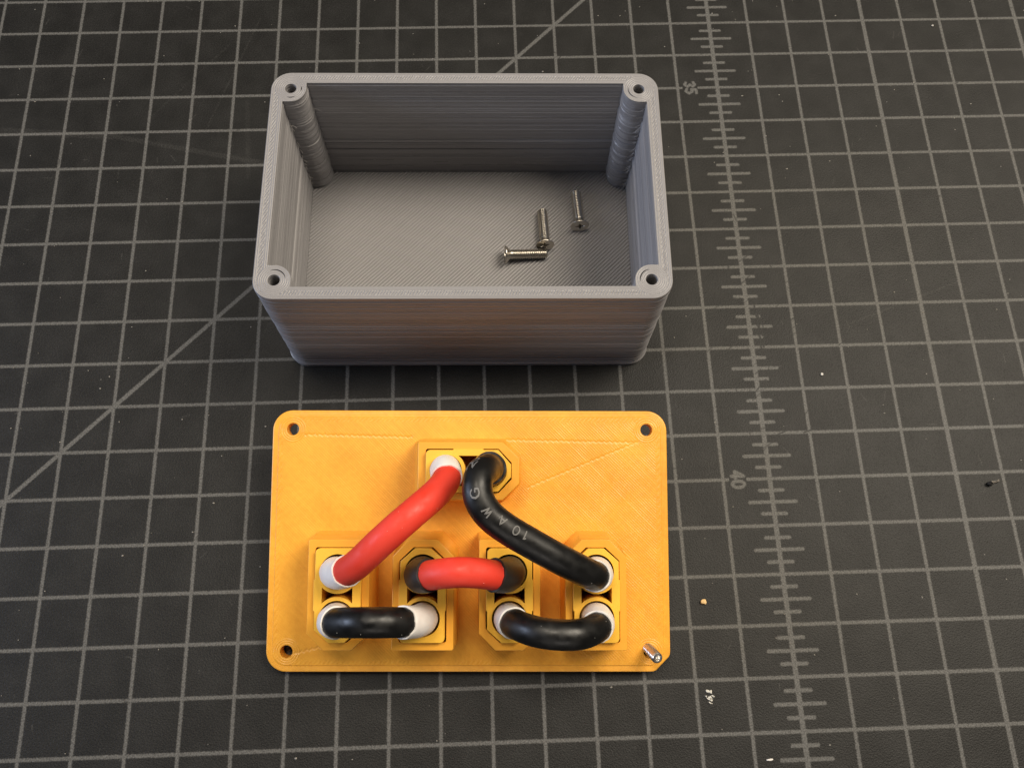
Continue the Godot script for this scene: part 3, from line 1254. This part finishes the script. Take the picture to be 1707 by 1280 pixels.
func wire(t: Node3D, label: String, s: Vector3, pts: Array, e: Vector3, mat: Material, sleeve: Material, l0: float, l1: float, sleeve_end: Material = null) -> Array:
	var all := [s, v3(s.x, 16.0, s.z)]
	all.append_array(pts)
	all.append(v3(e.x, 15.0, e.z))
	all.append(e)
	var path := tube_curve(all)
	var fr := frames(path, Vector3(0.3, 0.1, -0.9))
	var r := 3.3
	var a := Acc.new()
	var ns := rng.randi() % 1000
	tube(a, path, fr, func(k, an): return r + 0.05 * noise.get_noise_3d(k * 0.06, cos(an) * 0.7 + ns, sin(an) * 0.7), 30, 0, path.size() - 1)
	var w := part(a, "wire", mat, t)
	w.set_meta("label", label)
	var li := Acc.new()
	for k in 4:
		var i := rng.randi_range(24, path.size() - 25)
		var tg: Vector3 = fr[i][0]
		var up := (Vector3.UP - tg * tg.y).normalized()
		var sd := tg.cross(up)
		var an := rng.randf_range(-1.0, 1.0)
		var q := rng.randf_range(0.05, 0.09)
		blob(li, path[i] + (up * cos(an) + sd * sin(an)) * 3.33, Vector3(q * rng.randf_range(1.0, 2.2), q, q), k + ns, 0.6)
	var lint := part(li, "lint", material(srgb(150, 148, 144) if mat == M.black else srgb(236, 150, 138), 0.8), w)
	lint.set_meta("kind", "stuff")
	var step := path[0].distance_to(path[1])
	var n0 := int(l0 / step)
	var n1 := int(l1 / step)
	var last := path.size() - 1
	sleeve_on(w, path, fr, 0, n0, n0, sleeve)
	sleeve_on(w, path, fr, last - n1, last, last - n1, sleeve_end if sleeve_end else sleeve)
	return [w, path, fr]


func sleeve_on(w: Node3D, path: PackedVector3Array, fr: Array, from: int, to: int, open_end: int, mat: Material) -> void:
	var ns := rng.randi() % 1000
	var a := Acc.new()
	var ph := rng.randf() * TAU
	var closed := from if open_end == to else to
	var n := absi(to - from)
	var rows := []
	# outside from the socket to the cut end, then round the lip and a little way back inside
	for k in n + 4:
		var row := PackedVector3Array()
		for j in 36:
			var an := TAU * j / 36
			var cut := 0.9 * cos(an + ph) + 0.5 * noise.get_noise_2d(cos(an) * 1.4 + ns, sin(an) * 1.4)
			var f := clampf(float(k) / n, 0.0, 1.0)
			var pos := lerpf(closed, open_end + cut, f * f * (3.0 - 2.0 * f) * 0.5 + f * 0.5)
			pos = clampf(pos, 0.0, path.size() - 1.001)
			var i := int(pos)
			var g := pos - i
			var c := path[i].lerp(path[i + 1], g)
			var u: Vector3 = (fr[i][1] as Vector3).lerp(fr[i + 1][1], g)
			var v: Vector3 = (fr[i][2] as Vector3).lerp(fr[i + 1][2], g)
			var r := (3.66 if mat == M.black_sleeve else 3.52) + 0.12 * f + 0.10 * noise.get_noise_3d(f * n * 0.12 + ns, cos(an) * 0.9, sin(an) * 0.9)
			r += 0.05 * noise.get_noise_3d(f * n * 0.10, cos(an) * 4.0 + ns, sin(an) * 4.0)
			if k == n + 1:
				r -= 0.06
			elif k == n + 2:
				r -= 0.20
			elif k == n + 3:
				r = 3.25
			row.append(c + (u * cos(an) + v * sin(an)) * r)
		rows.append(row)
	a.grid(rows, true, open_end != to)
	part(a, "sleeve", mat, w)


func letters(w: Node3D, path: PackedVector3Array, fr: Array, spots: Array) -> void:
	for sp in spots:
		var at: Vector2 = sp[1]
		var best := 0
		var bd := 1e9
		for k in range(8, path.size() - 8):
			if path[k].y < 21.0:
				continue
			var d := Vector2(path[k].x, path[k].z).distance_to(at)
			if d < bd:
				bd = d
				best = k
		var step := path[0].distance_to(path[1])
		# sideways offset of the glyph from the wire's axis
		var tg: Vector3 = fr[best][0]
		var side := tg.cross(Vector3.UP).normalized()
		var lat := Vector3(at.x - path[best].x, 0, at.y - path[best].z).dot(side)
		var phi0 := asin(clampf(lat / 3.4, -0.85, 0.85))
		var a := Acc.new()
		var gw := 1.55
		var gh := 1.95
		for st in glyph(sp[0]):
			# resample the stroke finely, then lay a ribbon on the round surface
			var pts := PackedVector2Array()
			for k in st.size() - 1:
				for i in 6:
					pts.append((st[k] as Vector2).lerp(st[k + 1], i / 6.0))
			pts.append(st[st.size() - 1])
			var l := PackedVector3Array()
			var r := PackedVector3Array()
			for k in pts.size():
				var d2 := (pts[mini(k + 1, pts.size() - 1)] - pts[maxi(k - 1, 0)]) * Vector2(gw, gh)
				var n2 := Vector2(-d2.y, d2.x).normalized() * 0.15
				var g := (pts[k] - Vector2(0.5, 0.5)) * Vector2(gw, gh)
				l.append(on_wire(path, fr, best, step, phi0, g + n2))
				r.append(on_wire(path, fr, best, step, phi0, g - n2))
			a.grid([l, r], false, true)
		var o := part(a, "printed_letter", M.print_grey, w)
		o.set_meta("label", "pale printed character %s on the black wire" % sp[0])


func on_wire(path: PackedVector3Array, fr: Array, k0: int, step: float, phi0: float, g: Vector2) -> Vector3:
	# text runs against the path; its top points to the side named by -side
	var k := clampf(k0 - g.x / step, 0, path.size() - 2)
	var i := int(k)
	var f := k - i
	var c := path[i].lerp(path[i + 1], f)
	var tg := ((fr[i][0] as Vector3).lerp(fr[i + 1][0], f)).normalized()
	var side := tg.cross(Vector3.UP).normalized()
	var up := side.cross(tg).normalized()
	var phi := phi0 + g.y / 3.4
	return c + (up * cos(phi) + side * sin(phi)) * 3.37


# ---------------------------------------------------------------- screws and crumbs

func screw_mesh(bright: bool, length: float) -> Array:
	var a := Acc.new()
	# threaded shank from the tip at y = 0 to the head
	var n := int((length - 1.5) / (0.02 if bright else 0.075))
	var rows := []
	for k in n + 1:
		var y := (length - 1.5) * k / n
		var row := PackedVector3Array()
		for j in 28:
			var an := TAU * j / 28
			var f := y / (0.13 if bright else 0.6) + float(j) / 28
			f -= floorf(f)
			var saw := 1.0 - absf(2.0 * f - 1.0)
			var r := (1.27 + 0.05 * saw) if bright else (1.16 + 0.36 * saw)
			if y < 0.5:
				r = minf(r, 1.05 + y * 0.9)
			if y > length - 2.3:
				r = 1.32
			row.append(Vector3(cos(an) * r, y, sin(an) * r))
		rows.append(row)
	a.grid(rows, true, true)
	if bright:
		lathe(a, [[0.02, 0.8], [0.40, 0.7], [0.52, 0.1], [0.6, 0.0], [1.0, 0.0]], 28)
	else:
		a.cap(circle(Vector2.ZERO, 1.0, 28), [], 0.0, false)
	var head := Acc.new()
	lathe(head, [[1.32, length - 1.5], [2.56, length - 0.32], [2.64, length - 0.25], [2.64, length - 0.06], [2.56, length]], 36)
	var x := PackedVector2Array()
	var w := 0.33
	var r := 1.35
	for k in 4:
		for q in [Vector2(r, -w * 0.7), Vector2(r, w * 0.7), Vector2(w, w)]:
			x.append(q.rotated(PI / 2 * k))
	head.cap(circle(Vector2.ZERO, 2.56, 36), [x], length, true)
	var x2 := PackedVector2Array()
	for q in x:
		x2.append(q * 0.55)
	head.grid([ring(x, length), ring(x2, length - 1.1)], true, false)
	head.cap(x2, [], length - 1.1, true)
	return [a.mesh(), head.mesh()]


func make_screws() -> void:
	var bx := Transform3D(Basis(Vector3.UP, -0.02397), Vector3(-79.66, 0.0, 59.83))
	var m := screw_mesh(false, 12.3)
	var f := FLOOR_T
	var list := [
		["silver countersunk screw lying crosswise, its head to the left, tip against another screw's head", Vector3(10.35, f + 2.6, 0.30), Vector3(22.5, f + 1.42, -0.62)],
		["silver countersunk screw lying lengthwise, cross-slotted head touching the crosswise screw's tip", Vector3(21.9, f + 2.6, -2.75), Vector3(21.35, f + 1.42, -14.85)],
		["silver countersunk screw lying apart from the other two, nearest the box's right wall", Vector3(32.2, f + 2.6, -8.8), Vector3(31.5, f + 1.42, -21.1)]]
	var rolls := [0.6, 0.35, 0.15]
	for k in 3:
		var hd: Vector3 = bx * (list[k][1] as Vector3)
		var tp: Vector3 = bx * (list[k][2] as Vector3)
		var ax := (hd - tp).normalized()
		var b := Basis(Quaternion(Vector3.UP, ax)) * Basis(Vector3.UP, rolls[k])
		var t := thing("screw", list[k][0], "screw", tp, b, "screws loose in the grey box")
		put_screw(t, m, M.steel)
	# the fourth one stands, tip up, in the lid's front right hole
	var lid := Transform3D(Basis.from_euler(Vector3(0.233089, -0.031865, 0.005785)), Vector3(-80.867, 11.406, 142.824))
	var m4 := screw_mesh(true, 12.3)
	var tip := lid * Vector3(45.4, 6.6, 27.6)
	var foot := lid * Vector3(44.25, 0.0, 26.5)
	var ax4 := (foot - tip).normalized()
	var t4 := thing("screw", "bright screw end sticking up through the orange lid's front right corner hole", "screw", tip, Basis(Quaternion(Vector3.UP, ax4)))
	put_screw(t4, m4, M.steel_bright)


func put_screw(t: Node3D, m: Array, mat: Material) -> void:
	for k in 2:
		var o := MeshInstance3D.new()
		o.name = ["threaded_shank", "screw_head"][k]
		o.mesh = m[k]
		o.material_override = mat
		t.add_child(o, true)


func blob(acc: Acc, at: Vector3, size: Vector3, sd: int, rough := 0.35) -> void:
	var rows := []
	for i in 6:
		var th := PI * clampf(i / 5.0, 0.02, 0.98)
		var row := PackedVector3Array()
		for j in 9:
			var an := TAU * j / 9
			var d := Vector3(sin(th) * cos(an), cos(th), sin(th) * sin(an))
			row.append(at + d * size * (1.0 + rough * 1.6 * noise.get_noise_3d(d.x * 1.3 + sd * 7.1, d.y * 1.3, d.z * 1.3)))
		rows.append(row)
	acc.grid(rows, true, true)


func crumb(called: String, label: String, cat: String, at: Vector3, size: Vector3, turn: float, c: Color, sd: int, rough := 0.4) -> void:
	var a := Acc.new()
	blob(a, Vector3(0, size.y * 0.85, 0), size, sd, rough)
	var o := part(a, called, material(c, 0.6), self)
	o.transform = Transform3D(Basis(Vector3.UP, turn), at * S)
	tag(o, label, cat)


func make_debris() -> void:
	crumb("white_crumb", "small bright white crumb on the mat right of the ruler line, beside the box", "crumb", Vector3(18.6, 0, 97.6), Vector3(0.4, 0.32, 0.36), 0.3, srgb(235, 230, 222), 1)
	crumb("plastic_chip", "cream plastic chip on the mat right of the lid's front half", "chip", Vector3(-21.5, 0, 158.8), Vector3(0.85, 0.45, 0.65), 0.5, srgb(232, 196, 140), 2, 0.5)
	crumb("white_sliver", "white oblong sliver near the mat's bottom edge, left of the ruler line", "sliver", Vector3(-9.2, 0, 196.6), Vector3(0.85, 0.25, 0.28), 0.1, srgb(226, 222, 214), 3)
	crumb("pale_crumb", "tiny pale round crumb on the mat near the photo's top right corner", "crumb", Vector3(73.5, 0, -22.6), Vector3(0.34, 0.28, 0.32), 0.0, srgb(200, 194, 184), 4)
	# crumpled clear flake
	var a := Acc.new()
	for k in 9:
		var p := Vector3(rng.randf_range(-1.2, 1.2), 0.15, rng.randf_range(-1.0, 1.2))
		p.z += absf(p.x) * 0.8 - 0.5
		blob(a, p, Vector3(rng.randf_range(0.2, 0.55), 0.15, rng.randf_range(0.15, 0.4)), 20 + k, 0.9)
	var fl := part(a, "white_flake", material(srgb(205, 202, 192), 0.3), self)
	fl.transform = Transform3D(Basis(Vector3.UP, -0.5), Vector3(-22.4, 0, 181.4) * S)
	tag(fl, "crumpled white plastic flake on the mat below the lid's right corner", "flake")
	# dark crumb with a grey tail
	var t := thing("dark_crumb", "black crumb with a grey tail near the mat's right side", "crumb", Vector3(59.2, 0, 130.2))
	a = Acc.new()
	blob(a, Vector3(0, 0.7, 0), Vector3(0.72, 0.6, 0.6), 31, 0.6)
	part(a, "crumb_body", material(srgb(20, 18, 17), 0.8), t)
	a = Acc.new()
	for k in 4:
		blob(a, Vector3(0.9 + k * 0.5, 0.5, -0.3 - k * 0.12), Vector3(0.5 - k * 0.06, 0.3, 0.35), 40 + k, 0.7)
	part(a, "crumb_tail", material(srgb(120, 114, 105), 0.7), t)
	# dust
	a = Acc.new()
	for k in 300:
		var p := Vector3(rng.randf_range(-232, 106), 0.05, rng.randf_range(-40, 202))
		var lx := p.x + 80.9
		if absf(lx) < 54 and p.z > 26 and p.z < 178:
			continue
		var s := rng.randf_range(0.06, 0.2) * (1.25 if rng.randf() < 0.08 else 1.0)
		blob(a, p, Vector3(s * rng.randf_range(0.8, 1.8), s * 0.6, s), k, 0.6)
	var du := part(a, "dust", material(srgb(140, 136, 128), 0.8), self)
	tag(du, "fine pale dust specks scattered over the dark mat", "dust")
	du.set_meta("kind", "stuff")


# the phone that takes the picture: it shades the near edge of the lid and mat from the overhead lamp
func make_phone() -> void:
	var turn := Basis.from_euler(Vector3(-1.226152 + PI / 2, -0.076369, 0.045326))
	var t := thing("phone", "dark phone held flat above the lid, outside the picture", "phone", Vector3(-40.0, 238.0, 186.0), turn)
	var a := Acc.new()
	var o := rounded_rect(74.0, 36.0, 9.0, 8)
	a.grid([ring(o, 1.0), ring(o, 7.0)], true, true)
	a.cap(o, [], 1.0, false)
	a.cap(o, [], 7.0, true)
	part(a, "phone_body", material(srgb(30, 30, 32), 0.4), t)
